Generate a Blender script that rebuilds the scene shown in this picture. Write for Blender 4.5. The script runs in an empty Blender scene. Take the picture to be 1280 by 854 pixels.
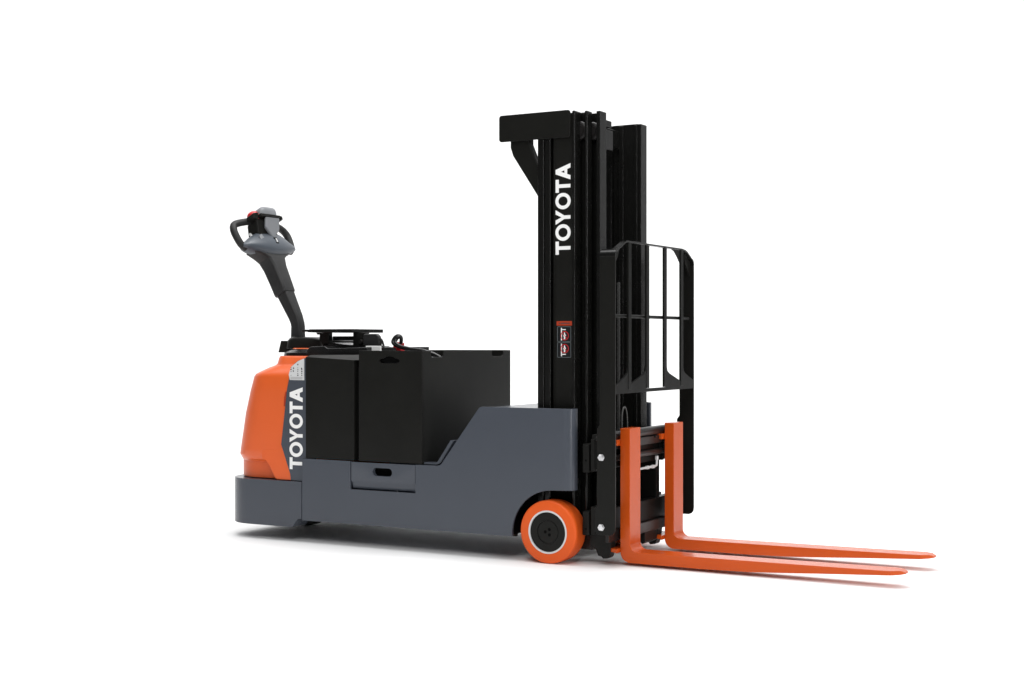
import bpy, bmesh, math, random
from mathutils import Vector, Matrix
random.seed(4)
scene = bpy.context.scene
col = scene.collection
W = 0.765                      # overall width of the truck, near side at y = 0
MID = W / 2

# ------------------------------------------------------------------ materials
def mat(name, color, rough=0.5, metal=0.0, spec=0.5, coat=0.0, coat_rough=0.1,
        bump=0.0, bump_scale=400.0, var=0.06, var_scale=6.0, rvar=0.08):
    m = bpy.data.materials.new(name); m.use_nodes = True
    nt = m.node_tree; b = nt.nodes['Principled BSDF']
    b.inputs['Roughness'].default_value = rough
    b.inputs['Metallic'].default_value = metal
    b.inputs['Specular IOR Level'].default_value = spec
    b.inputs['Coat Weight'].default_value = coat
    b.inputs['Coat Roughness'].default_value = coat_rough
    tc = nt.nodes.new('ShaderNodeTexCoord')
    n = nt.nodes.new('ShaderNodeTexNoise'); n.inputs['Scale'].default_value = var_scale
    n.inputs['Detail'].default_value = 4
    nt.links.new(tc.outputs['Object'], n.inputs['Vector'])
    r = nt.nodes.new('ShaderNodeValToRGB')
    r.color_ramp.elements[0].position = 0.3; r.color_ramp.elements[1].position = 0.7
    c = color
    r.color_ramp.elements[0].color = (c[0]*(1-var), c[1]*(1-var), c[2]*(1-var), 1)
    r.color_ramp.elements[1].color = (min(1, c[0]*(1+var)), min(1, c[1]*(1+var)), min(1, c[2]*(1+var)), 1)
    nt.links.new(n.outputs['Fac'], r.inputs['Fac'])
    nt.links.new(r.outputs['Color'], b.inputs['Base Color'])
    if rvar:
        mr = nt.nodes.new('ShaderNodeMapRange')
        mr.inputs['To Min'].default_value = max(0.02, rough - rvar)
        mr.inputs['To Max'].default_value = min(1, rough + rvar)
        n3 = nt.nodes.new('ShaderNodeTexNoise'); n3.inputs['Scale'].default_value = 14
        n3.inputs['Detail'].default_value = 6
        nt.links.new(tc.outputs['Object'], n3.inputs['Vector'])
        nt.links.new(n3.outputs['Fac'], mr.inputs['Value'])
        nt.links.new(mr.outputs['Result'], b.inputs['Roughness'])
    if bump:
        n2 = nt.nodes.new('ShaderNodeTexNoise'); n2.inputs['Scale'].default_value = bump_scale
        n2.inputs['Detail'].default_value = 2
        nt.links.new(tc.outputs['Object'], n2.inputs['Vector'])
        bp = nt.nodes.new('ShaderNodeBump'); bp.inputs['Strength'].default_value = bump
        bp.inputs['Distance'].default_value = 0.001
        nt.links.new(n2.outputs['Fac'], bp.inputs['Height'])
        nt.links.new(bp.outputs['Normal'], b.inputs['Normal'])
    return m

M = dict(
    orange=mat('orange_paint', (0.70, 0.112, 0.022), 0.34, spec=0.36, var=0.02, rvar=0.03, bump=0.08, bump_scale=260),
    fork=mat('fork_paint', (0.54, 0.078, 0.009), 0.2, spec=0.2, var=0.03, rvar=0.02),
    tyre=mat('orange_polyurethane', (0.70, 0.096, 0.010), 0.5, spec=0.3, var=0.04),
    slate=mat('slate_paint', (0.059, 0.067, 0.083), 0.24, spec=0.30, var=0.015, rvar=0.02, bump=0.06, bump_scale=260),
    black=mat('satin_black_paint', (0.0100, 0.0100, 0.0090), 0.33, spec=0.12, var=0.08, bump=0.15, bump_scale=260),
    mast=mat('mast_black_paint', (0.006, 0.006, 0.0056), 0.25, spec=0.24, var=0.1),
    gloss=mat('gloss_black', (0.009, 0.009, 0.009), 0.22, spec=0.4),
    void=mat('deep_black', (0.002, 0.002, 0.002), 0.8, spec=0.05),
    rubber=mat('black_rubber', (0.012, 0.012, 0.012), 0.55, spec=0.3, bump=0.2),
    plastic=mat('charcoal_plastic', (0.014, 0.014, 0.0143), 0.5, spec=0.35, bump=0.3, bump_scale=300),
    shell=mat('slate_plastic', (0.062, 0.073, 0.088), 0.38, spec=0.4),
    guard=mat('guard_black_paint', (0.006, 0.006, 0.0055), 0.4, spec=0.08),
    grey=mat('grey_plastic', (0.19, 0.198, 0.21), 0.34, spec=0.4),
    steel=mat('bright_steel', (0.75, 0.75, 0.76), 0.32, metal=0.85, var=0.1),
    ring=mat('pale_rim_metal', (0.62, 0.63, 0.63), 0.4, metal=0.2),
    dark_steel=mat('dark_steel', (0.016, 0.0145, 0.014), 0.35, metal=0.2, spec=0.3, var=0.15),
    chain=mat('chain_steel', (0.07, 0.07, 0.068), 0.4, metal=0.4),
    white=mat('white_vinyl', (0.84, 0.84, 0.83), 0.5, spec=0.3, var=0.01),
    label=mat('pale_label', (0.60, 0.61, 0.61), 0.5, spec=0.3, var=0.02),
    ink=mat('label_ink', (0.05, 0.05, 0.055), 0.6, spec=0.2),
    faint=mat('label_grey_ink', (0.30, 0.30, 0.30), 0.6, spec=0.2),
    decal=mat('decal_black', (0.004, 0.005, 0.006), 0.4, spec=0.3),
    decal_line=mat('decal_grey_line', (0.16, 0.18, 0.19), 0.5, spec=0.3),
    decal_red=mat('decal_red', (0.55, 0.02, 0.025), 0.5, spec=0.3),
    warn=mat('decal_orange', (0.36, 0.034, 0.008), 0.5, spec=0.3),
    red=mat('red_plastic', (0.46, 0.006, 0.010), 0.35, spec=0.5),
)

# ------------------------------------------------------------------ mesh helpers
def finish(name, bm, m, parent=None, bevel=0.0, seg=2, smooth=35):
    bmesh.ops.remove_doubles(bm, verts=bm.verts, dist=1e-6)
    bmesh.ops.recalc_face_normals(bm, faces=bm.faces)
    a = math.radians(smooth)
    for f in bm.faces: f.smooth = True
    for e in bm.edges:
        e.smooth = not (len(e.link_faces) != 2 or e.calc_face_angle(0) > a)
    me = bpy.data.meshes.new(name); bm.to_mesh(me); bm.free()
    o = bpy.data.objects.new(name, me); col.objects.link(o)
    me.materials.append(M[m] if isinstance(m, str) else m)
    if parent: o.parent = parent
    if bevel:
        b = o.modifiers.new('bevel', 'BEVEL'); b.width = bevel; b.segments = seg
        b.limit_method = 'ANGLE'; b.angle_limit = math.radians(35); b.harden_normals = True
    return o

def part(name, label, bm, m, parent, **k):
    o = finish(name, bm, m, parent, **k)
    if label: o['label'] = label
    return o

def box(bm, x0, x1, y0, y1, z0, z1, mtx=None):
    c = [(x0,y0,z0),(x1,y0,z0),(x1,y1,z0),(x0,y1,z0),(x0,y0,z1),(x1,y0,z1),(x1,y1,z1),(x0,y1,z1)]
    v = [bm.verts.new(mtx @ Vector(p) if mtx else p) for p in c]
    for f in ((3,2,1,0),(4,5,6,7),(0,1,5,4),(1,2,6,5),(2,3,7,6),(3,0,4,7)):
        bm.faces.new([v[i] for i in f])
    return bm

def prism(bm, pts, a0, a1, axis='y', mtx=None):
    """polygon extruded along an axis: y -> pts are (x,z); x -> pts are (y,z); z -> pts are (x,y)"""
    def put(p, a):
        q = {'y': (p[0], a, p[1]), 'x': (a, p[0], p[1]), 'z': (p[0], p[1], a)}[axis]
        return mtx @ Vector(q) if mtx else q
    A = [bm.verts.new(put(p, a0)) for p in pts]
    B = [bm.verts.new(put(p, a1)) for p in pts]
    bm.faces.new(A); bm.faces.new(B[::-1])
    n = len(pts)
    for i in range(n):
        bm.faces.new((A[i], A[(i+1) % n], B[(i+1) % n], B[i]))
    return bm

def ring_prism(bm, outer, inner, a0, a1, axis='y'):
    """band between two closed outlines with the same number of points"""
    def put(p, a): return {'y': (p[0], a, p[1]), 'x': (a, p[0], p[1]), 'z': (p[0], p[1], a)}[axis]
    R = [[bm.verts.new(put(p, a)) for p in l] for l in (outer, inner) for a in (a0, a1)]
    n = len(outer); O0, O1, I0, I1 = R
    for i in range(n):
        j = (i+1) % n
        for A, B in ((O0, O1), (O1, I1), (I1, I0), (I0, O0)):
            bm.faces.new((A[i], A[j], B[j], B[i]))
    return bm

def lathe(bm, prof, cx, cz, y, n=72, axis='y'):
    """prof = [(radius, offset along axis)], closed ends where the radius is 0"""
    rings = []
    for r, o in prof:
        if r <= 1e-6:
            q = (cx, y+o, cz) if axis == 'y' else (cx, y, cz+o)
            rings.append([bm.verts.new(q)])
        else:
            L = []
            for i in range(n):
                t = 2*math.pi*i/n
                q = (cx+r*math.cos(t), y+o, cz+r*math.sin(t)) if axis == 'y' else (cx+r*math.cos(t), y+r*math.sin(t), cz+o)
                L.append(bm.verts.new(q))
            rings.append(L)
    for A, B in zip(rings, rings[1:]):
        for i in range(n):
            j = (i+1) % n
            if len(A) == 1 and len(B) == 1: continue
            if len(A) == 1: bm.faces.new((A[0], B[i], B[j]))
            elif len(B) == 1: bm.faces.new((A[i], A[j], B[0]))
            else: bm.faces.new((A[i], A[j], B[j], B[i]))
    return bm

def catmull(P, k=6):
    P = [Vector(p) for p in P]; out = []
    for i in range(len(P)-1):
        a = P[max(i-1, 0)]; b = P[i]; c = P[i+1]; d = P[min(i+2, len(P)-1)]
        for s in range(k):
            t = s/k
            out.append(0.5*((2*b)+(c-a)*t+(2*a-5*b+4*c-d)*t*t+(3*b-a-3*c+d)*t**3))
    out.append(P[-1]); return out

def tube(bm, pts, r, n=12, smooth=True, k=6, closed=False):
    P = catmull(pts, k) if smooth else [Vector(p) for p in pts]
    rad = r if callable(r) else (lambda t: r)
    up = Vector((0, 0, 1)); rings = []; prev = None
    for i, p in enumerate(P):
        t = (P[min(i+1, len(P)-1)] - P[max(i-1, 0)]).normalized()
        if prev is None:
            s = t.cross(up)
            if s.length < 1e-3: s = t.cross(Vector((0, 1, 0)))
            s.normalize()
        else:
            s = (prev - t*prev.dot(t)).normalized()
        prev = s; q = t.cross(s)
        rr = rad(i/(len(P)-1))
        rings.append([bm.verts.new(p + (s*math.cos(a)+q*math.sin(a))*rr) for a in (2*math.pi*j/n for j in range(n))])
    for A, B in zip(rings, rings[1:]):
        for j in range(n):
            bm.faces.new((A[j], A[(j+1) % n], B[(j+1) % n], B[j]))
    bm.faces.new(rings[0][::-1]); bm.faces.new(rings[-1])
    return bm

def loft(bm, rings, caps=True):
    R = [[bm.verts.new(p) for p in r] for r in rings]; n = len(R[0])
    for A, B in zip(R, R[1:]):
        for j in range(n):
            bm.faces.new((A[j], A[(j+1) % n], B[(j+1) % n], B[j]))
    if caps: bm.faces.new(R[0][::-1]); bm.faces.new(R[-1])
    return bm

def rrect(x0, x1, y0, y1, r, n=6):
    """rounded rectangle outline; r = one radius or four (x1y1, x0y1, x0y0, x1y0)"""
    r = [r]*4 if not isinstance(r, (tuple, list)) else r
    P = []
    for (cx, cy, a), q in zip(((x1, y1, 0), (x0, y1, 90), (x0, y0, 180), (x1, y0, 270)), r):
        sx = -1 if cx == x1 else 1; sy = -1 if cy == y1 else 1
        for i in range(n+1):
            t = math.radians(a + 90*i/n)
            P.append((cx+sx*q+q*math.cos(t), cy+sy*q+q*math.sin(t)))
    return P

def arc(cx, cz, r, a0, a1, n=10):
    return [(cx+r*math.cos(math.radians(a0+(a1-a0)*i/n)), cz+r*math.sin(math.radians(a0+(a1-a0)*i/n))) for i in range(n+1)]

def cut(o, bm):
    """boolean-subtract a closed bmesh from an object that has no modifiers yet"""
    bmesh.ops.recalc_face_normals(bm, faces=bm.faces)
    me = bpy.data.meshes.new('cutter'); bm.to_mesh(me); bm.free()
    c = bpy.data.objects.new('cutter', me); col.objects.link(c)
    saved = [(m.name, m.show_viewport) for m in o.modifiers]
    for m in o.modifiers: m.show_viewport = False
    md = o.modifiers.new('cut', 'BOOLEAN'); md.operation = 'DIFFERENCE'; md.object = c; md.solver = 'EXACT'
    dg = bpy.context.evaluated_depsgraph_get(); dg.update()
    new = bpy.data.meshes.new_from_object(o.evaluated_get(dg))
    o.modifiers.remove(md)
    for n, s in saved: o.modifiers[n].show_viewport = s
    b = bmesh.new(); b.from_mesh(new)
    for f in b.faces: f.smooth = True
    for e in b.edges: e.smooth = not (len(e.link_faces) != 2 or e.calc_face_angle(0) > 0.6)
    b.to_mesh(new); b.free()
    old = o.data; new.name = old.name; o.data = new
    bpy.data.meshes.remove(old); bpy.data.objects.remove(c); bpy.data.meshes.remove(me)

B = bmesh.new

# ------------------------------------------------------------------ the truck
truck = bpy.data.objects.new('walkie_stacker', None); col.objects.link(truck)
truck.location = (0, 0, 0); truck.empty_display_size = 0.3
truck['label'] = 'orange, slate grey and black walk-behind forklift with orange forks standing on a white floor'
truck['category'] = 'forklift'

# ---- chassis: two side plates, rounded front corners, decks and cross plates
arch = arc(0.02, 0.11, 0.184, 184, 92, 12)           # wheel opening, from the rear edge up and forward
side = [(-1.231, 0.372), (-1.231, 0.098)] + [(-0.166, 0.098)] + arch + [(0.07, 0.296), (0.07, 0.622)] \
     + [(-0.305, 0.622), (-0.316, 0.619), (-0.324, 0.612)] + [(-0.500, 0.382), (-0.509, 0.374), (-0.522, 0.370)] \
     + [(-0.632, 0.370), (-0.632, 0.2495), (-0.969, 0.2495), (-0.969, 0.371)]
bm = B()
for y0, y1 in ((0, 0.012), (W-0.012, W)):
    prism(bm, side, y0, y1)
for s in (0, 1):
    f = (lambda y: y) if s == 0 else (lambda y: W-y)
    out = [(0.07, 0.0)] + [(0.07+0.04*math.sin(math.radians(a)), 0.04-0.04*math.cos(math.radians(a))) for a in range(10, 91, 10)] + [(0.11, 0.050)]
    inn = [(0.098, 0.050), (0.098, 0.04)] + [(0.07+0.028*math.sin(math.radians(a)), 0.04-0.028*math.cos(math.radians(a))) for a in range(80, 0, -20)] + [(0.07, 0.012)]
    prism(bm, [(x+(0.018 if s and x > 0.0701 else 0), f(y)) for x, y in out+inn], 0.296, 0.622, 'z')
box(bm, -0.30, -0.095, 0.012, W-0.012, 0.605, 0.6185)          # front deck behind the mast
prism(bm, [(-0.50, 0.36), (-0.49, 0.355), (-0.30, 0.600), (-0.31, 0.610)], 0.03, W-0.03)
box(bm, -1.22, -0.172, 0.030, W-0.030, 0.130, 0.142)            # belly plate
part('chassis', None, bm, 'slate', truck, bevel=0.004)
for s in (0, 1):
    f = (lambda y: y) if s == 0 else (lambda y: W-y)
    bm = B(); prism(bm, [(-0.170, 0.105), (-0.170, 0.30), (0.070, 0.30), (0.070, 0.292), (-0.162, 0.292), (-0.162, 0.105)], f(0.0125), f(0.112))
    prism(bm, [(-0.170, 0.105), (-0.170, 0.30), (0.070, 0.30), (0.070, 0.105)], f(0.1125), f(0.118))
    part('wheel_well', 'black liner inside the wheel arch', bm, 'void', truck)
    bm = B(); prism(bm, [(-0.598, 0.3725), (-0.532, 0.3725), (-0.516, 0.3800), (-0.448, 0.478), (-0.466, 0.478), (-0.530, 0.386), (-0.540, 0.381), (-0.598, 0.381)], f(0.013), f(0.05))
    part('compartment_liner', None, bm, 'slate', truck, bevel=0.002)

# lift-out flap in the side of the chassis, with a hand slot
for s in (0, 1):
    f = (lambda y: y) if s == 0 else (lambda y: W-y)
    prof = [(f(0.0015), 0.368), (f(0.0015), 0.290), (f(0.009), 0.279), (f(0.011), 0.268), (f(0.017), 0.2535),
            (f(0.032), 0.2535), (f(0.026), 0.285), (f(0.018), 0.368)]
    bm = B(); prism(bm, prof, -0.9655, -0.634, 'x')
    fl = part('service_flap', None, bm, 'slate', truck, bevel=0.0015)
    bm = B(); prism(bm, rrect(-0.852, -0.752, 0.313, 0.347, 0.0168), f(-0.01), f(0.06)); cut(fl, bm)
    bm = B(); box(bm, -0.90, -0.70, *(sorted((f(0.034), f(0.036)))), 0.29, 0.365)  # added black sheet, stands in for the shade inside the hand slot
    part('slot_shade_sheet', None, bm, 'void', fl)

# ---- rear counterweight skirt with rounded rear corners
def rear_outline(x0, y0, r, x1):
    xb = x0 - 0.866*y0 - 0.544*r
    return rrect(xb, x1, y0, W-y0, (0.002, r, r, 0.002), 10)
bm = B()
loft(bm, [[(x, y, z) for x, y in rear_outline(-1.615, 0.0, 0.16, -1.235)] for z in (0.064, 0.268)])
cw = part('rear_skirt', None, bm, 'slate', truck, bevel=0.006, seg=3)
bm = B(); prism(bm, [(-1.31, 0.02), (-1.20, 0.02), (-1.20, 0.104), (-1.250, 0.104), (-1.257, 0.100), (-1.284, 0.067), (-1.296, 0.060), (-1.31, 0.058)], -0.1, 1.0); cut(cw, bm)
bm = B(); prism(bm, rrect(-1.60, -1.24, 0.10, 0.66, 0.03), 0.02, 0.2, 'z'); cut(cw, bm)

# ---- orange hood
sec = [(0.271, -1.562, 0.046, 0.17), (0.345, -1.562, 0.046, 0.17), (0.357, -1.570, 0.024, 0.17), (0.374, -1.582, 0.0165, 0.17),
       (0.40, -1.578, 0.0155, 0.17), (0.56, -1.549, 0.0155, 0.17), (0.66, -1.522, 0.0155, 0.165), (0.728, -1.500, 0.0155, 0.16), (0.742, -1.488, 0.020, 0.155),
       (0.757, -1.450, 0.032, 0.14), (0.772, -1.408, 0.045, 0.13), (0.782, -1.372, 0.060, 0.12), (0.789, -1.362, 0.066, 0.11), (0.815, -1.352, 0.074, 0.10), (0.824, -1.345, 0.082, 0.09)]
bm = B()
loft(bm, [[(x, y, z) for x, y in rear_outline(x0, y0, r, -1.230)] for z, x0, y0, r in sec])
for s in (0, 1):
    f = (lambda y: y) if s == 0 else (lambda y: W-y)
    prism(bm, [(-1.470, 0.40), (-1.470, 0.361), (-1.447, 0.353), (-1.425, 0.330), (-1.399, 0.284), (-1.392, 0.2755), (-1.385, 0.2715), (-1.24, 0.2705), (-1.24, 0.42)], f(0.0145), f(0.05))
hood = part('hood', None, bm, 'orange', truck, bevel=0.004, seg=3, smooth=28)

# slate side panels of the hood with the maker's name and a pale control label
def letter_T(s, w, h, st):
    return [[(s, 0+h), (s+w, h), (s+w, h-st), (s+w/2+st/2, h-st), (s+w/2+st/2, 0), (s+w/2-st/2, 0), (s+w/2-st/2, h-st), (s, h-st)]]
def letter_Y(s, w, h, st):
    c = s+w/2; k = st*0.62
    return [[(c-st/2, 0), (c+st/2, 0), (c+st/2, h*0.42), (s+w, h), (s+w-2*k*0.98, h), (c, h*0.60), (s+2*k*0.98, h), (s, h), (c-st/2, h*0.42)]]
def letter_A(s, w, h, st):
    c = s+w/2; k = st*0.62
    # left leg, right leg and cross bar, butted
    t0 = 0.22*h; t1 = 0.22*h+st*0.86
    def xl(t): return s + (c-k-s)*t/h                    # outer left edge
    def xr(t): return s+w - (c-k-s)*t/h
    iw = 2*k*0.98
    ti = h - (k*1.25)*h/(c-k-s)                          # height where the legs' inner edges meet
    out = []
    out.append([(xl(0), 0), (xl(0)+iw, 0), (xl(t0)+iw, t0), (xr(t0)-iw, t0), (xr(0)-iw, 0), (xr(0), 0), (xr(t1), t1), (xl(t1), t1)])
    hi = t1 + (c-iw-xl(t1))*h/(c-k-s)
    out.append([(xl(t1), t1), (xl(t1)+iw, t1), (c, hi), (c+k, h), (c-k, h)])
    out.append([(xr(t1), t1), (c+k, h), (c, hi), (xr(t1)-iw, t1)])
    return out
def name_text(parent, z0, z1, xr, xl, y, depth, name='maker_name'):
    """vertical lettering: runs up z, letter tops towards -x; outlines are in (s, t)"""
    Ltot = z1-z0; h = xr-xl; sc = Ltot/713.0; st = h*0.215
    bm = B(); S = 1 if depth > 0 else -1
    def to(p): return (xr-p[1], z0+p[0])
    def add(poly): prism(bm, [to(p) for p in poly], y, y-depth)
    for fn, a, w in ((letter_T, 0, 103), (letter_Y, 235, 115), (letter_T, 486, 102), (letter_A, 585, 128)):
        for poly in fn(a*sc, w*sc, h, st): add(poly)
    for a, w in ((108, 130), (355, 128)):
        cx = (a+w/2)*sc; rx = w/2*sc; rz = h/2*1.03; n = 48
        o = [to((cx+rx*math.cos(2*math.pi*i/n), h/2+rz*math.sin(2*math.pi*i/n))) for i in range(n)]
        q = [to((cx+(rx-st*0.98)*math.cos(2*math.pi*i/n), h/2+(rz-st*0.95)*math.sin(2*math.pi*i/n))) for i in range(n)]
        ring_prism(bm, o, q, y, y-depth)
    return part(name, None, bm, 'white', parent)

gp = [(-1.2165, 0.2705), (-1.303, 0.2705), (-1.307, 0.300), (-1.358, 0.430), (-1.352, 0.470), (-1.3245, 0.677), (-1.302, 0.777), (-1.263, 0.804), (-1.2165, 0.8185)]
for s in (0, 1):
    f = (lambda y: y) if s == 0 else (lambda y: W-y)
    bm = B(); prism(bm, gp, f(0.0115), f(0.085))
    pn = part('side_panel', 'slate grey hood side panel with white lettering', bm, 'slate', truck, bevel=0.0015)
    if s == 0:
        name_text(pn, 0.321, 0.686, -1.236, -1.308, 0.0115, 0.0012)
        bm = B(); prism(bm, [(-1.227, 0.718), (-1.307, 0.718), (-1.313, 0.742), (-1.3015, 0.775), (-1.262, 0.802), (-1.227, 0.8150)], 0.0115, 0.0103)
        lb = part('control_label', 'pale control label above the lettering', bm, 'label', pn)
        bm = B()
        rnd = random.Random(3)
        for cx, hh in ((-1.300, 0.020), (-1.262, 0.026), (-1.240, 0.022)):
            for k in range(5):
                z = 0.737 + k*0.0085; 
                w = rnd.choice((0.003, 0.005, 0.007))
                if rnd.random() < .8: box(bm, cx-w/2, cx+w/2, 0.0097, 0.0103, z, z+rnd.choice((0.003, 0.005)))
        for cx, z in ((-1.286, 0.771), (-1.262, 0.787), (-1.241, 0.770), (-1.287, 0.758)):
            lathe(bm, [(0, -0.0006), (0.0035, -0.0006), (0.0035, 0)], cx, z, 0.0103, 10)
        part('label_symbols', None, bm, 'ink', lb)
        bm = B()
        for z in (0.722, 0.726, 0.730): box(bm, -1.303, -1.236, 0.0099, 0.0103, z, z+0.0018)
        part('label_lines', None, bm, 'faint', lb)
# darker finger recess on the edge of the panel
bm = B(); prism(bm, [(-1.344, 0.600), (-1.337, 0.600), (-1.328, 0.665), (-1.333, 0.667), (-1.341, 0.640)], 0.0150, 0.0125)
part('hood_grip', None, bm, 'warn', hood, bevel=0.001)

# ---- black cap, arm boot and small lug on the hood
bm = B()
loft(bm, [[(x, y, z) for x, y in rrect(x0, -1.23, y0, W-y0, (0.01, r, r, 0.01), 8)] for z, x0, y0, r in
          ((0.822, -1.500, 0.13, 0.12), (0.838, -1.498, 0.132, 0.12), (0.850, -1.478, 0.15, 0.11), (0.857, -1.44, 0.18, 0.09))])
part('hood_cap', None, bm, 'gloss', truck, bevel=0.002)
bm = B()
loft(bm, [[(x, y, z) for x, y in rrect(x0, x1, y0, W-y0, (0.02, r, r, 0.02), 8)] for z, x0, x1, y0, r in
          ((0.856, -1.470, -1.25, 0.17, 0.10), (0.8595, -1.464, -1.25, 0.18, 0.09))])
part('hood_trim', 'thin orange strip between the black caps', bm, 'orange', truck)
bm = B()
loft(bm, [[(x, y, z) for x, y in rrect(x0, x1, y0, W-y0, r, 6)] for z, x0, x1, y0, r in
          ((0.857, -1.536, -1.28, 0.24, 0.05), (0.893, -1.532, -1.29, 0.245, 0.05), (0.905, -1.524, -1.33, 0.25, 0.05),
           (0.911, -1.512, -1.40, 0.26, 0.045))])
part('arm_boot', None, bm, 'black', truck, bevel=0.002, smooth=50)
bm = B(); prism(bm, [(-1.582, 0.838), (-1.566, 0.893), (-1.52, 0.893), (-1.52, 0.838)], 0.27, 0.32)
part('boot_lug', None, bm, 'black', truck, bevel=0.002)

# ---- tiller arm and control head
def arm_ring(c, t, a, b, r=0.35, n=5):
    """rounded rectangular section: a across the arm in the xz plane, b along y"""
    t = Vector(t).normalized(); nrm = Vector((t.z, 0, -t.x)); yv = Vector((0, 1, 0))
    q = min(a, b)*r
    return [Vector(c)+nrm*u+yv*v for u, v in rrect(-a, a, -b, b, q, n)]
bm = B()
loft(bm, [arm_ring(c, t, a, b) for c, t, a, b in (
    ((-1.552, MID, 0.895), (0, 0, 1), 0.028, 0.026), ((-1.552, MID, 0.960), (0, 0, 1), 0.026, 0.026),
    ((-1.555, MID, 0.978), (-0.12, 0, 1), 0.026, 0.026), ((-1.566, MID, 1.006), (-0.42, 0, 1), 0.027, 0.027),
    ((-1.630, MID, 1.123), (-0.54, 0, 1), 0.0315, 0.036))])
arm_lo = part('tiller_arm', None, bm, 'plastic', truck, bevel=0.001, smooth=50)
bm = B()
loft(bm, [arm_ring(c, t, a, b) for c, t, a, b in (
    ((-1.6285, MID, 1.116), (-0.56, 0, 1), 0.036, 0.041), ((-1.632, MID, 1.122), (-0.54, 0, 1), 0.0375, 0.043), ((-1.660, MID, 1.180), (-0.5, 0, 1), 0.038, 0.046),
    ((-1.690, MID, 1.240), (-0.5, 0, 1), 0.039, 0.050), ((-1.709, MID, 1.278), (-0.5, 0, 1), 0.040, 0.062),
    ((-1.718, MID, 1.296), (-0.5, 0, 1), 0.036, 0.095), ((-1.728, MID, 1.314), (-0.5, 0, 1), 0.028, 0.145))])
part('upper_tiller_arm', None, bm, 'plastic', truck, bevel=0.001, smooth=50)

bm = B(); tube(bm, [(-1.6505, MID-0.030, 1.205), (-1.668, MID-0.034, 1.240), (-1.686, MID-0.040, 1.276)], 0.006, 8)
part('arm_groove_shade', None, bm, 'void', truck)  # black strip on the surface, the groove's shade put into its colour
# head frame: v across (y), u up along the tiller, w towards the forks
Uv = Vector((-0.47, 0, 0.883)).normalized(); Wv = Vector((Uv.z, 0, -Uv.x)); Vv = Vector((0, 1, 0))
O = Vector((-1.728, MID, 1.322))
def H(v, u, w=0.0): return O + Vv*v + Uv*u + Wv*w
head = bpy.data.objects.new('control_head', None); col.objects.link(head); head.parent = truck
def G(v, u, w=0.0):                                  # upper core of the head, leaning forward over the shell
    k = u-0.06; return H(v, u-0.16*k, w+0.36*k)
def hprism(bm, pts, w0, w1, H=H):
    A = [bm.verts.new(H(v, u, w0)) for v, u in pts]; C2 = [bm.verts.new(H(v, u, w1)) for v, u in pts]
    bm.faces.new(A); bm.faces.new(C2[::-1]); n = len(pts)
    for i in range(n): bm.faces.new((A[i], A[(i+1) % n], C2[(i+1) % n], C2[i]))
    return bm
# boat-shaped lower shell: loft across v
bm = B(); rings = []
for i in range(25):
    v = -0.192 + 0.384*i/24; q = min(1.0, abs(v)/0.192)
    lo = -0.036 + 0.046*q**2.0; hi = 0.030 + 0.078*max(0, 1-(q/0.95)**2) + 0.014*v/0.192*(1-q)*2
    if hi-lo < 0.018: hi = lo+0.018
    th = 0.016 + 0.036*(1-q**2)**0.6
    R = []
    for j in range(16):
        t = 2*math.pi*j/16
        cu = math.copysign(abs(math.cos(t))**0.7, math.cos(t)); cw_ = math.copysign(abs(math.sin(t))**0.7, math.sin(t))
        R.append(H(v, (lo+hi)/2+(hi-lo)/2*cu, 0.004 + th*cw_*(1.0 if cu < 0.3 else 0.75)))
    rings.append(R)
loft(bm, rings)
part('head_shell', 'slate grey boat-shaped shell of the control head', bm, 'shell', head, smooth=60)
bm = B()
hprism(bm, [(-0.055, 0.050), (-0.085, 0.038), (-0.090, 0.056), (-0.064, 0.072)], 0.036, 0.046)
part('head_button', 'pale grey button on the head shell', bm, 'grey', head, bevel=0.002)
# grips
for s in (-1, 1):
    bm = B()
    tube(bm, [H(s*0.165, 0.010), H(s*0.190, 0.032), H(s*0.200, 0.075), H(s*0.198, 0.110), H(s*0.176, 0.138), H(s*0.120, 0.150, 0.01), H(s*0.04, 0.158, 0.02)],
         0.0175, 14, k=6)
    part('grip', None, bm, 'rubber', head, smooth=60)
# black core, lever housing and face plate
bm = B(); hprism(bm, [(-0.062, 0.03), (0.062, 0.03), (0.078, 0.10), (0.080, 0.165), (-0.080, 0.165), (-0.075, 0.10)], -0.045, 0.030, G)
part('head_core', None, bm, 'black', head, bevel=0.014, seg=4)
bm = B(); hprism(bm, [(0.014, 0.058), (0.028, 0.056), (0.070, 0.100), (0.076, 0.165), (-0.028, 0.165), (-0.034, 0.110)], 0.031, 0.046, G)
part('face_plate', 'grey shield-shaped plate on the control head', bm, 'grey', head, bevel=0.006, seg=3)
bm = B(); hprism(bm, [(0.006, 0.018), (0.028, 0.018), (0.028, 0.052), (0.006, 0.052)], 0.046, 0.056)
lk = part('key_slot', None, bm, 'black', head, bevel=0.002)
bm = B(); hprism(bm, [(0.012, 0.024), (0.019, 0.024), (0.019, 0.044), (0.012, 0.044)], 0.056, 0.059)
part('key_tab', None, bm, 'ring', lk)
bm = B(); hprism(bm, [(-0.072, 0.166), (0.078, 0.166), (0.082, 0.177), (-0.072, 0.178)], -0.045, 0.050, G)
part('cap_band', None, bm, 'black', head, bevel=0.004)
bm = B()
R = []
for u, k in ((0.175, 1.0), (0.195, 1.0), (0.212, 0.93), (0.224, 0.78), (0.229, 0.55)):
    R.append([G(0.004+v, u-0.002, w) for v, w in rrect(-0.064*k, 0.064*k, -0.045*k, 0.045*k, 0.022*k, 5)])
loft(bm, R)
part('head_cap', 'light grey domed cap on the control head', bm, 'grey', head, smooth=60)
bm = B()
R = []
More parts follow.
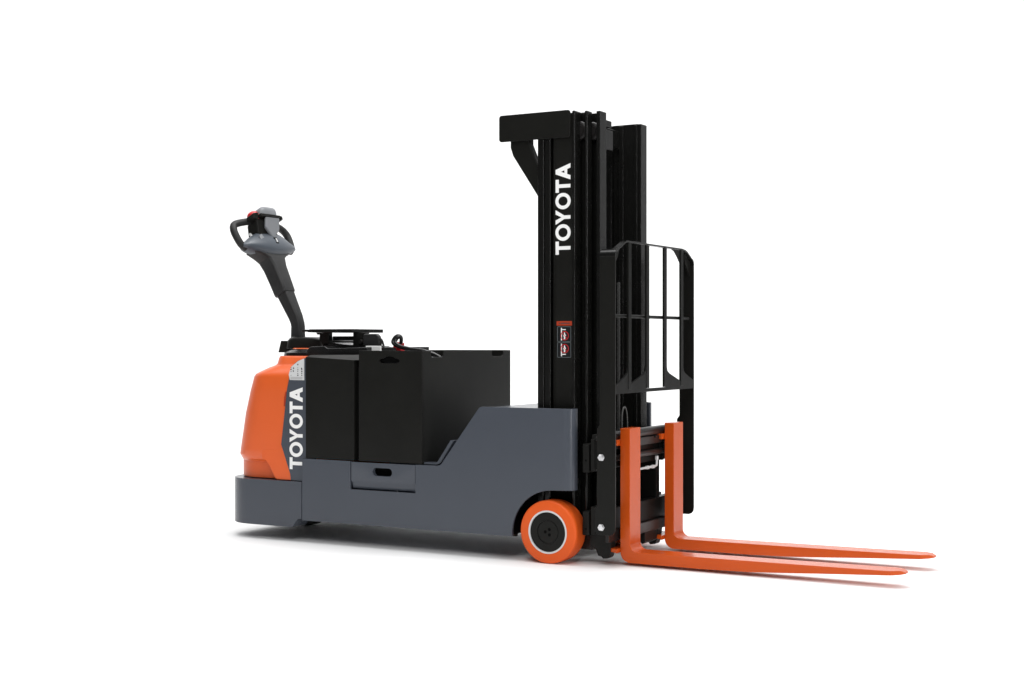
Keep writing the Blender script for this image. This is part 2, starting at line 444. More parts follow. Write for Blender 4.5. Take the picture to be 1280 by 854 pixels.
for i in range(9):
    t = math.pi*i/8; rr = 0.021*math.sin(t)+0.003
    c = G(-0.064+0.030*(-math.cos(t)), 0.188, -0.006)
    R.append([c + Uv*(rr*1.15*math.cos(a)) + Wv*(rr*1.3*math.sin(a)) for a in (2*math.pi*j/16 for j in range(16))])
loft(bm, R)
part('reverse_button', 'red safety button at the end of the control head', bm, 'red', head, smooth=60)
bm = B(); hprism(bm, [(-0.112, 0.160), (-0.07, 0.155), (-0.07, 0.190), (-0.104, 0.186)], -0.02, 0.034, G)
part('thumb_lever', None, bm, 'black', head, bevel=0.004)
bm = B()
hprism(bm, [(0.086, 0.158), (0.110, 0.162), (0.104, 0.180), (0.086, 0.182)], -0.01, 0.040, G)
part('thumb_lever', None, bm, 'black', head, bevel=0.004)
bm = B()
tube(bm, [H(-0.085, 0.05, 0.0), H(-0.098, 0.07, 0.01), H(-0.088, 0.092, 0.0)], 0.007, 8)
part('lever_bracket', None, bm, 'ring', head, smooth=60)
bm = B()
tube(bm, [H(0.105, 0.07, 0.01), H(0.120, 0.085, 0.01), H(0.135, 0.078, 0.0)], 0.006, 8)
part('lever_bracket', None, bm, 'ring', head, smooth=60)

# ---- battery box with its open top, slots and lid
X0, X1, Z0, Z1 = -0.925, -0.600, 0.374, 0.850
bm = B(); t = 0.006
box(bm, X0, X1, 0.002, 0.002+t, Z0, Z1)
bx = part('battery_box', None, bm, 'black', truck, bevel=0.0012)
bm = B(); prism(bm, [(p.x, p.z) for p in catmull([(x, 0, z) for x, z in ((-0.817, 0.807), (-0.811, 0.799), (-0.797, 0.796), (-0.765, 0.796), (-0.733, 0.796), (-0.719, 0.799), (-0.713, 0.807), (-0.719, 0.8145), (-0.735, 0.818), (-0.748, 0.8245), (-0.765, 0.827), (-0.782, 0.8245), (-0.795, 0.818), (-0.811, 0.8145), (-0.817, 0.807))], 3)[:-1]], -0.02, 0.03); cut(bx, bm)
bm = B(); box(bm, X0, X1, 0.757-t, 0.757, Z0, Z1)
part('far_wall', None, bm, 'black', bx, bevel=0.0012)
bm = B(); box(bm, -0.83, -0.70, 0.0120, 0.0135, 0.80, 0.84)  # added black sheet, keeps the slot dark where the lit pack would show
part('slot_shade_sheet', None, bm, 'void', bx)
bm = B()
edge = [(0.0082, Z0), (0.7508, Z0), (0.7508, Z1)]
for a, b_ in ((0.689, 0.587), (0.172, 0.074)):
    edge += [(a, Z1), (a, 0.829), (a-0.007, 0.822), (b_+0.007, 0.822), (b_, 0.829), (b_, Z1)]
edge += [(0.0082, Z1)]
prism(bm, edge, X1-t, X1, 'x')
part('end_wall', 'black end wall with two notches in its top edge', bm, 'black', bx, bevel=0.0012)
bm = B(); box(bm, X0, X0+t, 0.0082, 0.7508, Z0, Z1)
part('end_wall', None, bm, 'black', bx, bevel=0.0012)
bm = B(); box(bm, X0+t+.001, X1-t-.001, 0.0160, 0.7505, Z0, 0.814)
part('battery_pack', None, bm, 'gloss', bx, bevel=0.004)
for x in (X0+0.05, X1-0.10):
    bm = B(); box(bm, x, x+0.05, 0.015, 0.745, 0.8142, 0.819)
    part('battery_link', None, bm, 'grey', bx)

# ---- black side cover left of the battery box
bm = B()
P = [(-1.2135, 0.374), (-0.951, 0.374), (-0.951, 0.8085), (-1.2135, 0.8215)]
Q = [(-1.2135, 0.833), (-0.9285, 0.833)]
v = [bm.verts.new((x, 0.004, z)) for x, z in P]
d = [bm.verts.new((x, 0.034, z)) for x, z in ((-1.2135, 0.374), (-0.951, 0.374), (-0.951, 0.8085), (-0.9285, 0.8085))]
tq = [bm.verts.new((-1.2135, 0.040, 0.830)), bm.verts.new((-0.9285, 0.052, 0.832))]
c0 = bm.verts.new((-0.9285, 0.004, 0.8085))
bk = [bm.verts.new((-1.2135, 0.034, 0.81))]
bm.faces.new(v); bm.faces.new((v[1], d[1], d[2], v[2])); bm.faces.new((v[3], v[2], c0, tq[1], tq[0]))
bm.faces.new((v[2], d[2], d[3], c0)); bm.faces.new((c0, d[3], tq[1])); bm.faces.new((v[0], v[3], tq[0], bk[0], d[0]))
bm.faces.new((v[1], v[0], d[0], d[1])); bm.faces.new((d[0], bk[0], tq[0], tq[1], d[3], d[2], d[1]))
part('side_cover', 'black cover plate with a sloped top edge', bm, 'black', truck, bevel=0.001)
bm = B(); box(bm, -1.212, -0.928, 0.036, W-0.01, 0.374, 0.822)
part('motor_housing', None, bm, 'gloss', truck, bevel=0.003)

# ---- things on the deck behind the tiller
bm = B()
prism(bm, [(-1.292, 0.8225), (-1.290, 0.852), (-1.272, 0.866), (-1.190, 0.869), (-1.176, 0.859), (-1.08, 0.861), (-0.961, 0.865), (-0.961, 0.8225)], 0.11, 0.62)
prism(bm, [(-1.31, 0.864), (-1.30, 0.884), (-1.25, 0.884), (-1.19, 0.876), (-1.075, 0.872), (-1.075, 0.860)], 0.25, 0.40)
part('deck_cover', None, bm, 'gloss', truck, bevel=0.004, seg=3)
bm = B()
prism(bm, [(-1.357, 0.932), (-1.345, 0.946), (-1.107, 0.946), (-1.107, 0.930), (-1.30, 0.930)], 0.20, 0.45)
pl = part('tray', 'thin black tray plate above the deck', bm, 'black', truck, bevel=0.0015)
bm = B(); tube(bm, [(-1.398, 0.22, 0.9395), (-1.345, 0.22, 0.9395)], 0.0055, 10, smooth=False)
part('tray_pin', None, bm, 'black', pl)
bm = B()
box(bm, -1.325, -1.272, 0.25, 0.28, 0.872, 0.930); box(bm, -1.272, -1.150, 0.28, 0.30, 0.895, 0.914)
prism(bm, [(-1.345, 0.930), (-1.326, 0.930), (-1.326, 0.921), (-1.338, 0.921)], 0.25, 0.28)
box(bm, -1.135, -1.062, 0.25, 0.275, 0.868, 0.930)
part('tray_bracket', None, bm, 'black', pl, bevel=0.002)
bm = B(); lathe(bm, [(0, -0.012), (0.009, -0.012), (0.011, -0.006), (0.011, 0)], -1.085, 0.888, 0.248, 20)
part('bracket_bolt', None, bm, 'dark_steel', pl)
bm = B(); prism(bm, [(-1.044, 0.870), (-1.044, 0.924), (-0.975, 0.924), (-0.962, 0.915), (-0.956, 0.898), (-0.956, 0.868)], 0.20, 0.225)
part('pump_motor', None, bm, 'plastic', truck, bevel=0.006, seg=3)
bm = B(); prism(bm, [(-0.996, 0.836), (-0.994, 0.870), (-0.914, 0.870), (-0.912, 0.836)], 0.15, 0.158)
part('white_block', 'small white block beside the battery box', bm, 'white', truck, bevel=0.002)
bm = B()
tube(bm, [(-0.960, 0.21, 0.904), (-0.945, 0.205, 0.895), (-0.937, 0.205, 0.876), (-0.93, 0.20, 0.862), (-0.915, 0.20, 0.856), (-0.885, 0.2, 0.852)], 0.005, 10)
box(bm, -0.925, -0.882, 0.185, 0.225, 0.846, 0.862)
part('motor_cable', None, bm, 'rubber', truck, smooth=60)
bm = B()
box(bm, -0.940, -0.922, 0.285, 0.315, 0.82, 0.888)
box(bm, -0.916, -0.897, 0.285, 0.315, 0.82, 0.884)
box(bm, -0.9222, -0.9158, 0.290, 0.310, 0.82, 0.872)
part('battery_connector', 'red battery plug beneath the looped cables', bm, 'red', truck, bevel=0.003)
for k in range(2):
    bm = B(); dx = 0.013*k; dz = -0.005*k
    tube(bm, [(-0.890, 0.275, 0.885+dz), (-0.886, 0.272, 0.903+dz), (-0.892+dx*.3, 0.268, 0.914+dz), (-0.903+dx*.6, 0.262, 0.914+dz), (-0.914+dx*.8, 0.256, 0.902+dz),
              (-0.915+dx, 0.250, 0.884), (-0.885+dx, 0.246, 0.868), (-0.83+dx, 0.243, 0.857), (-0.76+dx, 0.24, 0.849), (-0.70+dx, 0.24, 0.832), (-0.66, 0.24, 0.818)], 0.0082, 12)
    part('battery_cable', None, bm, 'gloss', truck, smooth=60)

# ---- wheels
def wheel(cx, cz, r, y, out, w=0.095):
    e = bpy.data.objects.new('wheel', None); col.objects.link(e); e.parent = truck
    s = 1 if out else -1              # s=1: outer face towards -y
    bm = B()
    lathe(bm, [(0.0865*r/0.127, s*0.004), (0.0865*r/0.127, 0), (r-0.010, 0), (r-0.004, s*0.002), (r-0.001, s*0.006), (r, s*0.012), (r, s*(w-0.012)), (r-0.003, s*(w-0.003)), (r-0.010, s*w), (0.05, s*w)], cx, cz, y, 96)
    part('tyre', None, bm, 'tyre', e, smooth=50)
    bm = B()
    k = r/0.127
    lathe(bm, [(0.0790*k, s*0.006), (0.0800*k, -s*0.0015), (0.0865*k, -s*0.0015), (0.0875*k, s*0.002), (0.0875*k, s*0.02)], cx, cz, y, 96)
    part('rim_ring', 'pale metal ring round the hub', bm, 'ring', e, smooth=40)
    bm = B()
    lathe(bm, [(0, s*0.004), (0.0445*k, s*0.004), (0.0450*k, s*0.0065), (0.0475*k, s*0.0065), (0.0480*k, s*0.0025), (0.079*k, s*0.0025), (0.0795*k, s*0.02)], cx, cz, y, 96)
    part('hub_disc', None, bm, 'black', e, smooth=40)
    bm = B()
    for a in (180, 60, -60):
        lathe(bm, [(0, s*0.0032), (0.0062*k, s*0.0032), (0.0062*k, s*0.006)], cx+0.0125*k*math.cos(math.radians(a)), cz+0.0125*k*math.sin(math.radians(a)), y, 20)
    part('hub_holes', None, bm, 'void', e)
    return e
wheel(0.0, 0.127, 0.127, 0.0, True)
wheel(0.0, 0.127, 0.127, W, False)
# drive wheel and swivel castor under the hood
bm = B(); lathe(bm, [(0, 0), (0.09, 0), (0.115, 0.004), (0.12, 0.012), (0.12, 0.065), (0.115, 0.073), (0.09, 0.077), (0, 0.077)], -1.577, 0.121, 0.46, 64)
part('drive_wheel', None, bm, 'rubber', truck, smooth=40)
bm = B(); box(bm, -1.62, -1.53, 0.44, 0.455, 0.11, 0.26); box(bm, -1.62, -1.53, 0.542, 0.557, 0.11, 0.26); box(bm, -1.63, -1.50, 0.44, 0.557, 0.246, 0.264)
part('drive_yoke', None, bm, 'void', truck)
bm = B(); lathe(bm, [(0, 0), (0.016, 0), (0.018, 0.003), (0.018, 0.045)], -0.19, 0.092, 0.06, 24, 'z')
part('jacking_pad', None, bm, 'dark_steel', truck)

# ---- mast
ZT = 1.822
def sided(s, y): return y if s == 0 else W-y
def cbox(bm, s, x0, x1, y0, y1, z0, z1):
    a, b = sorted((sided(s, y0), sided(s, y1))); box(bm, x0, x1, a, b, z0, z1)
for s in (0, 1):
    bm = B()                                       # outer stage
    cbox(bm, s, -0.090, -0.0605, 0.080, 0.140, 0.06, ZT-0.002); cbox(bm, s, -0.0605, -0.032, 0.084, 0.140, 0.06, ZT-0.002)
    cbox(bm, s, -0.032, 0.067, 0.128, 0.140, 0.06, ZT-0.002)
    cbox(bm, s, 0.067, 0.081, 0.080, 0.140, 0.06, ZT-0.002)
    r1 = part('outer_rail', None, bm, 'mast', truck, bevel=0.0055, seg=4)
    bm = B(); cbox(bm, s, -0.0160, 0.0672, 0.0865, 0.096, 0.30, ZT-0.010)
    pnl = part('rail_panel', 'flat black mast panel with white lettering' if s == 0 else 'flat black mast panel', bm, 'black', r1, bevel=0.002)
    bm = B(); cbox(bm, s, -0.0168, -0.0125, 0.083, 0.0866, 0.30, ZT-0.010)
    part('panel_bead', None, bm, 'black', r1, bevel=0.001)
    bm = B()                                       # middle stage
    cbox(bm, s, 0.104, 0.118, 0.119, 0.166, 0.07, ZT); cbox(bm, s, -0.03, 0.104, 0.154, 0.166, 0.07, ZT); cbox(bm, s, -0.044, -0.03, 0.142, 0.166, 0.07, ZT)
    part('middle_rail', None, bm, 'mast', truck, bevel=0.0055, seg=4)
    bm = B()                                       # inner stage
    cbox(bm, s, 0.142, 0.159, 0.152, 0.212, 0.08, ZT); cbox(bm, s, 0.03, 0.142, 0.200, 0.212, 0.08, ZT); cbox(bm, s, 0.016, 0.03, 0.175, 0.212, 0.08, ZT); cbox(bm, s, 0.058, 0.078, 0.2122, 0.220, 0.10, ZT-0.004); cbox(bm, s, 0.128, 0.142, 0.2122, 0.217, 0.10, ZT-0.004)
    part('inner_rail', None, bm, 'mast', truck, bevel=0.0055, seg=4)
    for nm, x, y, in (('rail_roller', 0.088, 0.124), ('rail_roller', 0.123, 0.168)):
        bm = B(); a = sided(s, y)
        lathe(bm, [(0, 0), (0.02, 0), (0.021, 0.004*(1-2*s)), (0.033, 0.004*(1-2*s)), (0.037, 0.008*(1-2*s)), (0.037, 0.024*(1-2*s)), (0, 0.026*(1-2*s))], x-0.012, 1.745, a, 40)
        part(nm, None, bm, 'dark_steel', truck, smooth=50)
    # top cover beside the rails, with rounded corners
    a, b = sorted((sided(s, 0.072), sided(s, 0.0785)))
    bm = B(); prism(bm, rrect(-0.266, 0.064, 1.7125, 1.8225, 0.012), a, b)
    cv = part('top_cover', 'black rounded cover plate across the top of the mast', bm, 'black', truck, bevel=0.0015)
    bm = B(); prism(bm, [(-0.225, 1.760), (-0.225, 1.690), (-0.213, 1.655), (-0.118, 1.515), (-0.084, 1.464), (-0.084, 1.60), (-0.100, 1.62), (-0.133, 1.70), (-0.133, 1.735), (-0.100, 1.740), (-0.100, 1.760)], sided(s, 0.095), sided(s, 0.13))
    part('cover_bracket', None, bm, 'black', truck, bevel=0.004)
    if s == 0:
        name_text(pnl, 1.241, 1.609, 0.0590, -0.0085, 0.0865, 0.0012)
        # safety decal
        y = 0.0865
        bm = B(); box(bm, -0.004, 0.0655, y-0.0008, y, 0.954, 0.972)
        dc = part('warning_strip', 'small orange warning strip on the mast', bm, 'warn', pnl)
        bm = B()
        prism(bm, [(0.006, 0.959), (0.012, 0.963), (0.006, 0.967)], y-0.0014, y-0.0008)
        for k in range(8): box(bm, 0.0155+k*0.0052, 0.0155+k*0.0052+0.0036, y-0.0014, y-0.0008, 0.9605, 0.9655)
        part('strip_text', None, bm, 'ink', dc)
        for z0, flip in ((0.889, False), (0.825, True)):
            z1 = z0+0.061
            bm = B(); prism(bm, rrect(-0.0005, 0.0615, z0, z1, 0.004, 4), y-0.0008, y)
            pd = part('pictogram_decal', 'black pictogram sticker, no stepping under or on the forks', bm, 'decal', pnl)
            bm = B(); ring_prism(bm, rrect(-0.0005, 0.0615, z0, z1, 0.004, 4), rrect(0.0008, 0.0602, z0+0.0013, z1-0.0013, 0.003, 4), y-0.0013, y-0.0008)
            part('decal_border', None, bm, 'decal_line', pd)
            cx, cz = 0.033, z0+(0.024 if not flip else 0.036)
            bm = B()
            box(bm, 0.016, 0.0205, y-0.0013, y-0.0008, z0+0.005, z1-0.005)
            zz = z1-0.014 if not flip else z0+0.011
            box(bm, 0.0206, 0.038, y-0.0013, y-0.0008, zz, zz+0.0035)
            prism(bm, [(cx-0.004, cz-0.014), (cx+0.002, cz-0.014), (cx+0.003, cz-0.004), (cx+0.006, cz+0.002), (cx+0.002, cz+0.006), (cx+0.001, cz+0.013), (cx-0.003, cz+0.013), (cx-0.003, cz+0.004), (cx-0.007, cz-0.001), (cx-0.003, cz-0.004)], y-0.0013, y-0.0008)
            part('pictogram', None, bm, 'white', pd)
            bm = B()
            n = 40
            ring_prism(bm, [(cx+0.0185*math.cos(2*math.pi*i/n), cz+0.0185*math.sin(2*math.pi*i/n)) for i in range(n)],
                       [(cx+0.0158*math.cos(2*math.pi*i/n), cz+0.0158*math.sin(2*math.pi*i/n)) for i in range(n)], y-0.0018, y-0.0013)
            prism(bm, [(cx-0.012, cz+0.0105), (cx-0.0105, cz+0.012), (cx+0.012, cz-0.0105), (cx+0.0105, cz-0.012)], y-0.0018, y-0.0013)
            part('prohibition_ring', None, bm, 'decal_red', pd)

for x0, x1, ya, z0, z1 in ((-0.08, -0.05, 0.140, 1.66, 1.79), (-0.08, -0.05, 0.140, 0.12, 0.30), (-0.08, -0.05, 0.140, 0.85, 0.93),
                           (0.035, 0.060, 0.212, 1.72, 1.795), (0.035, 0.060, 0.212, 0.12, 0.28)):
    bm = B(); box(bm, x0, x1, ya, W-ya, z0, z1)
    part('mast_crossmember', None, bm, 'mast', truck, bevel=0.003)
bm = B(); box(bm, 0.088, 0.122, 0.213, 0.340, 1.778, 1.806)
part('anchor_bracket', None, bm, 'mast', truck, bevel=0.003)
bm = B(); box(bm, 0.110, 0.126, 0.213, 0.345, 1.685, 1.765)
part('chain_anchor', None, bm, 'plastic', truck, bevel=0.003)
for y in (0.30, MID, W-0.30):                      # lift cylinders
    bm = B(); r = 0.026 if y != MID else 0.032
    lathe(bm, [(0, 0), (r, 0), (r, 1.42), (r*0.9, 1.43), (0.016, 1.43), (0.016, 1.55), (0, 1.55)], -0.01, 0.10, y, 32, 'z')
    part('lift_cylinder', None, bm, 'mast', truck, smooth=50)
for x, y, za, zb in ((0.172, 0.296, 0.52, 1.13), (0.128, 0.238, 1.13, 1.66)):      # leaf chain, lower and upper run
    bm = B(); z = za; i = 0
    while z < zb:
        for k in range(3):
            o_ = 0.0035*k + (0.0017 if i % 2 else 0)
            prism(bm, rrect(x-0.005, x+0.005, z, z+0.014, 0.0048, 3), y+o_, y+o_+0.0015)
        z += 0.0120; i += 1
    part('lift_chain', None, bm, 'chain', truck)
bm = B(); tube(bm, [(0.20, 0.270, 0.50), (0.20, 0.272, 0.58), (0.20, 0.285, 0.613), (0.20, 0.305, 0.617), (0.20, 0.322, 0.58), (0.20, 0.325, 0.50)], 0.0035, 8)
part('carriage_hose', None, bm, 'chain', truck, smooth=60)

# ---- carriage
bm = B()
tube(bm, [(0.238, -0.004, 0.513), (0.238, W+0.004, 0.513)], 0.020, 24, smooth=False)
part('fork_shaft', None, bm, 'dark_steel', truck, smooth=50)
bm = B()
ed = [(0.02, 0.462), (W-0.02, 0.462), (W-0.02, 0.494)]
for c in (0.545, 0.48, 0.285, 0.215): ed += [(c+0.008, 0.494), (c+0.008, 0.485), (c-0.008, 0.485), (c-0.008, 0.494)]
ed += [(0.02, 0.494)]
prism(bm, ed, 0.238, 0.256, 'x')
part('upper_carriage_bar', None, bm, 'dark_steel', truck, bevel=0.002)
bm = B()
box(bm, 0.20, 0.236, 0.02, W-0.02, 0.385, 0.50)
for y in (0.190, W-0.225): box(bm, 0.165, 0.2355, y, y+0.035, 0.10, 0.385)
box(bm, 0.205, 0.240, 0.03, W-0.03, 0.135, 0.228)
box(bm, 0.2405, 0.252, 0.565, 0.585, 0.385, 0.461); box(bm, 0.2405, 0.252, 0.18, 0.20, 0.385, 0.461)
part('carriage', None, bm, 'guard', truck, bevel=0.003)
bm = B(); tube(bm, [(0.246, 0.10, 0.425), (0.246, W-0.19, 0.425)], 0.013, 20, smooth=False)
part('carriage_roll', None, bm, 'dark_steel', truck, smooth=50)
bm = B(); box(bm, 0.2405, 0.256, 0.03, W-0.14, 0.098, 0.142)
part('lower_carriage_bar', None, bm, 'dark_steel', truck, bevel=0.003)
bm = B()
tube(bm, [(0.256, 0.30, 0.366), (0.256, 0.482, 0.366), (0.256, 0.492, 0.368), (0.256, 0.497, 0.376), (0.256, 0.498, 0.404)], 0.0050, 10, smooth=False)
for y in (0.40, 0.455): tube(bm, [(0.256, y-0.012, 0.366), (0.256, y+0.012, 0.366)], 0.0078, 6, smooth=False)
tube(bm, [(0.256, 0.498, 0.392), (0.256, 0.498, 0.408)], 0.0078, 6, smooth=False)
part('hydraulic_pipe', 'bright pipe with fittings on the carriage', bm, 'ring', truck, smooth=50)
for s in (0, 1):
    for z0, z1 in ((0.368, 0.482), (0.118, 0.214)):
        bm = B(); cbox(bm, s, 0.130, 0.160, 0.052, 0.120, z0, z1); cbox(bm, s, 0.166, 0.185, 0.052, 0.120, z0+0.005, z1+0.02)
        rb = part('roller_block', None, bm, 'black', truck, bevel=0.003)
        bm = B(); a = sided(s, 0.052)
        lathe(bm, [(0, -0.0006), (0.0038, -0.0006), (0.0038, 0)], 0.145, z0+(z1-z0)*(0.42 if z0 > 0.3 else 0.27), a, 14)
        part('block_hole', None, bm, 'void', rb)
    bm = B(); cbox(bm, s, 0.17, 0.215, 0.055, 0.13, 0.498, 0.52); cbox(bm, s, 0.17, 0.20, 0.122, 0.14, 0.09, 0.51)
    part('side_arm', None, bm, 'black', truck, bevel=0.003)
    for y0 in ((0.075, ) if s == 0 else (0.18, )):
        bm = B(); a, b = sorted((sided(s, y0), sided(s, y0+0.05)))
        prism(bm, [(0.150, 0.135), (0.245, 0.135), (0.245, 0.100), (0.240, 0.052), (0.232, 0.030), (0.208, 0.026), (0.200, 0.036), (0.186, 0.036), (0.178, 0.060), (0.150, 0.075)], a, b)
        part('carriage_foot', None, bm, 'black', truck, bevel=0.003)
bm = B(); prism(bm, [(0.205, 0.100), (0.245, 0.100), (0.245, 0.055), (0.232, 0.045), (0.222, 0.058), (0.212, 0.045), (0.205, 0.055)], 0.40, 0.53)
part('carriage_catch', None, bm, 'black', truck, bevel=0.003)
for ya in (0.09, W-0.20):
    bm = B(); box(bm, 0.10, 0.155, ya, ya+0.11, 0.055, 0.115)
    part('mast_base', None, bm, 'mast', truck, bevel=0.004)

# ---- forks
def fork(y0, y1):
    def corner(cx, cz, r, a0, a1): return arc(cx, cz, r, a0, a1, 8)
    xb, xf = 0.268, 0.310
    pts = [(xb, 0.545)] + corner(xb+0.042, 0.012+0.042, 0.042, 180, 270)
    pts += [(0.62, 0.012), (0.80, 0.0155), (0.90, 0.0205), (1.10, 0.0325), (1.37, 0.0475), (1.388, 0.051), (1.388, 0.055), (1.370, 0.0625)]
    pts += [(1.10, 0.0600), (0.62, 0.0570)] + corner(xf+0.030, 0.0565+0.030, 0.030, 270, 180) + [(xf, 0.545)]
    bm = B(); prism(bm, pts, y0, y1)
    o = part('fork', None, bm, 'fork', truck, bevel=0.006, seg=4, smooth=30)
    c = B()                                        # taper the tip in plan
    for s in (0, 1):
        ya, yb = (y0, y0-0.05) if s == 0 else (y1, y1+0.05); yi = y0+0.036 if s == 0 else y1-0.036
        prism(c, [(1.340, ya), (1.392, yi), (1.45, yi), (1.45, yb), (1.340, yb)], 0.0, 0.1, 'z')
    cut(o, c)
    for z in (0.487, 0.062):
        bm = B()
        prism(bm, [(0.2675, z-0.012), (0.2675, z+0.012), (0.222, z+0.014), (0.222, z-0.006)] if z > .3 else [(0.2675, z-0.012), (0.2675, z+0.006), (0.205, z+0.012), (0.205, z)], y0-0.028, y1-0.01)
        part('fork_hook', None, bm, 'fork', o, bevel=0.003)
fork(0.111, 0.213)
fork(0.553, 0.655)

# ---- load backrest
XB, XF = 0.241, 0.308
br = bpy.data.objects.new('load_backrest', None); col.objects.link(br); br.parent = truck
for s in (0, 1):
    pl_ = [(0.241, 1.222), (0.241, 0.566), (0.229, 0.548), (0.229, 0.252), (0.219, 0.236), (0.219, 0.148), (0.223, 0.139), (0.233, 0.134),
           (0.285, 0.134), (0.298, 0.139), (0.306, 0.150), (0.308, 0.165), (0.308, 1.222)]
    bm = B(); a, b = sorted((sided(s, -0.020), sided(s, -0.012))); prism(bm, pl_, a, b)
    sp = part('side_plate', None, bm, 'black', br, bevel=0.0015)
    for z in (0.437, 0.164):
        bm = B(); yy = sided(s, -0.020); k = -1 if s == 0 else 1
        lathe(bm, [(0.0145, 0), (0.0145, k*0.0015), (0.0125, k*0.0016), (0.0125, k*0.0085), (0.0108, k*0.0105), (0, k*0.0108)], 0.248, z, yy, 6)
        part('bolt', 'bright hexagon bolt on the backrest plate', bm, 'steel', sp, smooth=30)
# top strip: bends in over the side plates at full depth, then slants up and crosses as a narrower strip
path = [(0.004, 1.2475), (0.060, 1.272), (0.078, 1.281), (0.098, 1.285), (0.655, 1.285), (0.690, 1.281), (0.712, 1.274), (0.761, 1.2475)]
shoulder = [(-0.016, 1.2215), (-0.0155, 1.230), (-0.012, 1.238), (-0.005, 1.2440), (0.004, 1.2475)]
def offset(path, d):
    out = []
    for i, p in enumerate(path):
        a = Vector(path[max(i-1, 0)]); b = Vector(path[min(i+1, len(path)-1)]); t = (b-a).normalized()
        out.append((p[0]+t.y*d, p[1]-t.x*d))
    return out
bm = B(); prism(bm, offset(path, -0.0035) + offset(path, 0.0035)[::-1], 0.284, XF, 'x')
part('top_strip', None, bm, 'mast', br, bevel=0.0012, smooth=40)
for s in (0, 1):
    q = [(sided(s, y), z) for y, z in offset(shoulder, -0.0038) + offset(shoulder, 0.0038)[::-1]]
    bm = B(); prism(bm, q, XB, XF+0.0004, 'x')
    part('bent_shoulder', None, bm, 'mast', br, bevel=0.0012, smooth=40)
for s in (0, 1):
    bm = B(); prism(bm, [(sided(s, -0.0115), 1.170), (sided(s, -0.0115), 1.2345), (sided(s, -0.004), 1.2395), (sided(s, 0.004), 1.2430), (sided(s, 0.058), 1.2670), (sided(s, 0.040), 1.225), (sided(s, 0.010), 1.192)], 0.286, 0.292, 'x')
    part('shoulder_web', None, bm, 'black', br)
bm = B(); prism(bm, [(0.545, 1.2805), (0.634, 1.2805), (0.634, 1.232), (0.620, 1.240), (0.600, 1.255), (0.575, 1.272)], 0.300, 0.305, 'x')
part('corner_gusset', None, bm, 'guard', br)
low = [(-0.0118, 0.685), (0.7768, 0.685), (0.7768, 0.722), (0.690, 0.752), (0.672, 0.764), (0.6645, 0.785), (0.6645, 0.722), (0.634, 0.722), (0.513, 0.757), (0.494, 0.768), (0.4865, 0.79),
       (0.4865, 0.699), (0.2755, 0.699), (0.2755, 0.79), (0.268, 0.768), (0.249, 0.757), (0.131, 0.722), (0.1015, 0.722), (0.1015, 0.785), (0.094, 0.764), (0.074, 0.752), (-0.0118, 0.718)]
bm = B(); prism(bm, low, 0.299, 0.307, 'x')
part('gusset_plate', None, bm, 'guard', br, bevel=0.001)
for c in (0.117, 0.291, 0.471, 0.649):
    bm = B(); box(bm, 0.2995, 0.3085, c-0.0145, c+0.0145, 0.70, 1.281)
    part('upright_bar', None, bm, 'guard', br, bevel=0.0015)
bm = B(); tube(bm, [(0.293, -0.010, 0.990), (0.293, 0.750, 0.990)], 0.0068, 12, smooth=False)
part('cross_rod', None, bm, 'guard', br, smooth=50)

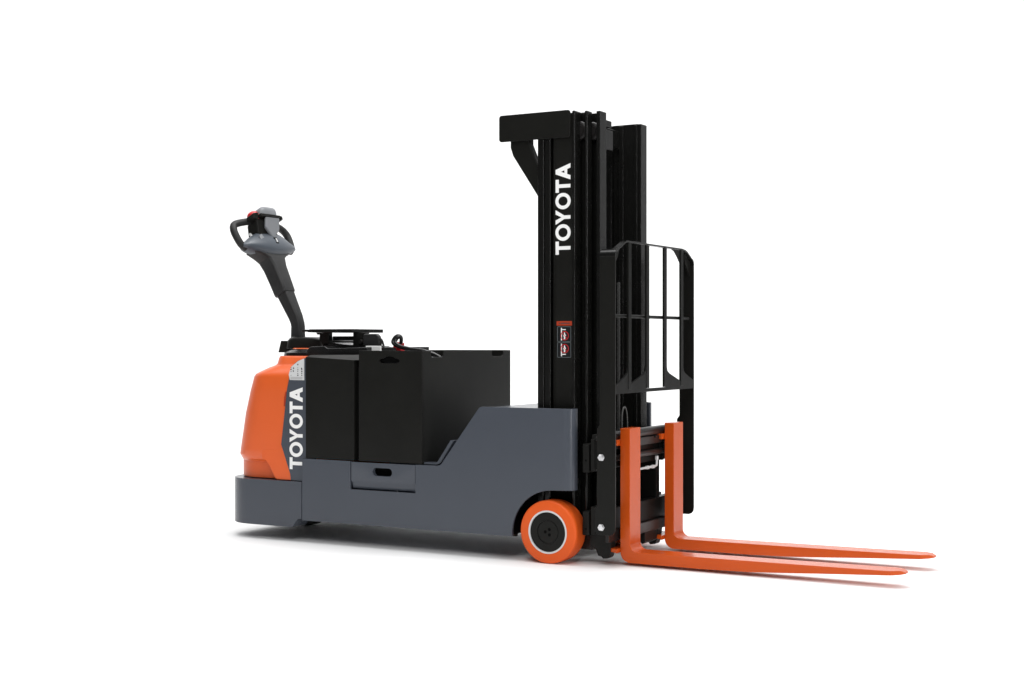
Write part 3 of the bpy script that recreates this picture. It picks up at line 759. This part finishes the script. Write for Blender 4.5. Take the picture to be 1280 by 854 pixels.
# ------------------------------------------------------------------ studio floor and sweep
studio = mat('studio_white', (0.92, 0.92, 0.92), 0.75, spec=0.2, var=0.004, var_scale=0.4, rvar=0.05)
ph = math.radians(29.5)
Fw = Vector((-math.sin(ph), math.cos(ph), 0)); Rt = Vector((math.cos(ph), math.sin(ph), 0))
C0 = Vector((2.6768, -5.0197, 0))
def S(r, d, z=0): p = C0 + Rt*r + Fw*d; return (p.x, p.y, z)
def quad_grid(bm, prof, half=16, n=24):
    rows = [[bm.verts.new(S(-half+2*half*i/n, d, z)) for i in range(n+1)] for d, z in prof]
    for a, b in zip(rows, rows[1:]):
        for i in range(n): bm.faces.new((a[i], a[i+1], b[i+1], b[i]))
    return bm
bm = quad_grid(B(), [(-1.8, 0), (0, 0), (5, 0), (11, 0)])
fl = finish('floor', bm, studio); fl['kind'] = 'structure'
pr = [(11, 0)] + [(11+3*math.sin(math.radians(a)), 3-3*math.cos(math.radians(a))) for a in range(6, 91, 6)] + [(14, 6), (14, 10)]
bm = quad_grid(B(), pr)
bd = finish('backdrop', bm, studio); bd['kind'] = 'structure'

# ------------------------------------------------------------------ light
w = bpy.data.worlds.new('World'); scene.world = w; w.use_nodes = True
w.node_tree.nodes['Background'].inputs[0].default_value = (1, 1, 1, 1)
w.node_tree.nodes['Background'].inputs[1].default_value = 0.06
def area(name, loc, target, size, power, sy=None):
    l = bpy.data.lights.new(name, 'AREA'); l.energy = power; l.size = size
    if sy: l.shape = 'RECTANGLE'; l.size_y = sy
    o = bpy.data.objects.new(name, l); col.objects.link(o); o.location = loc
    o.rotation_euler = (Vector(target)-Vector(loc)).to_track_quat('-Z', 'Y').to_euler()
    return o
area('softbox_overhead', (-0.5, 0.35, 4.6), (-0.5, 0.38, 0), 3.0, 120)
area('ceiling_bank', S(0, 5.5, 7.5), S(0, 5.5, 0), 9, 300, 9)
area('backdrop_bank', S(0, 8.5, 8.5), S(0, 13.5, 2.5), 20, 1000, 2)
area('strip_softbox', (5.2, -2.0, 1.5), (0.1, 0.0, 0.5), 0.10, 80, 2.6)
area('side_softbox', (4.2, 1.2, 2.2), (0.2, 0.3, 0.8), 2.0, 20)
area('front_softbox', (1.6, -4.6, 4.6), (-0.2, 0.3, 1.0), 2.6, 150)

# ------------------------------------------------------------------ camera
cam = bpy.data.cameras.new('camera'); co = bpy.data.objects.new('camera', cam); col.objects.link(co)
cam.lens = 50; cam.sensor_width = 36; cam.clip_end = 200; cam.clip_start = 0.05
co.location = (2.6768, -5.0197, 0.8896); co.rotation_euler = (math.radians(90), 0, ph)
scene.camera = co
vs = scene.view_settings
vs.view_transform = 'Standard'; vs.look = 'None'; vs.exposure = 0; vs.gamma = 1; vs.use_curve_mapping = False
scene.cycles.max_bounces = 8
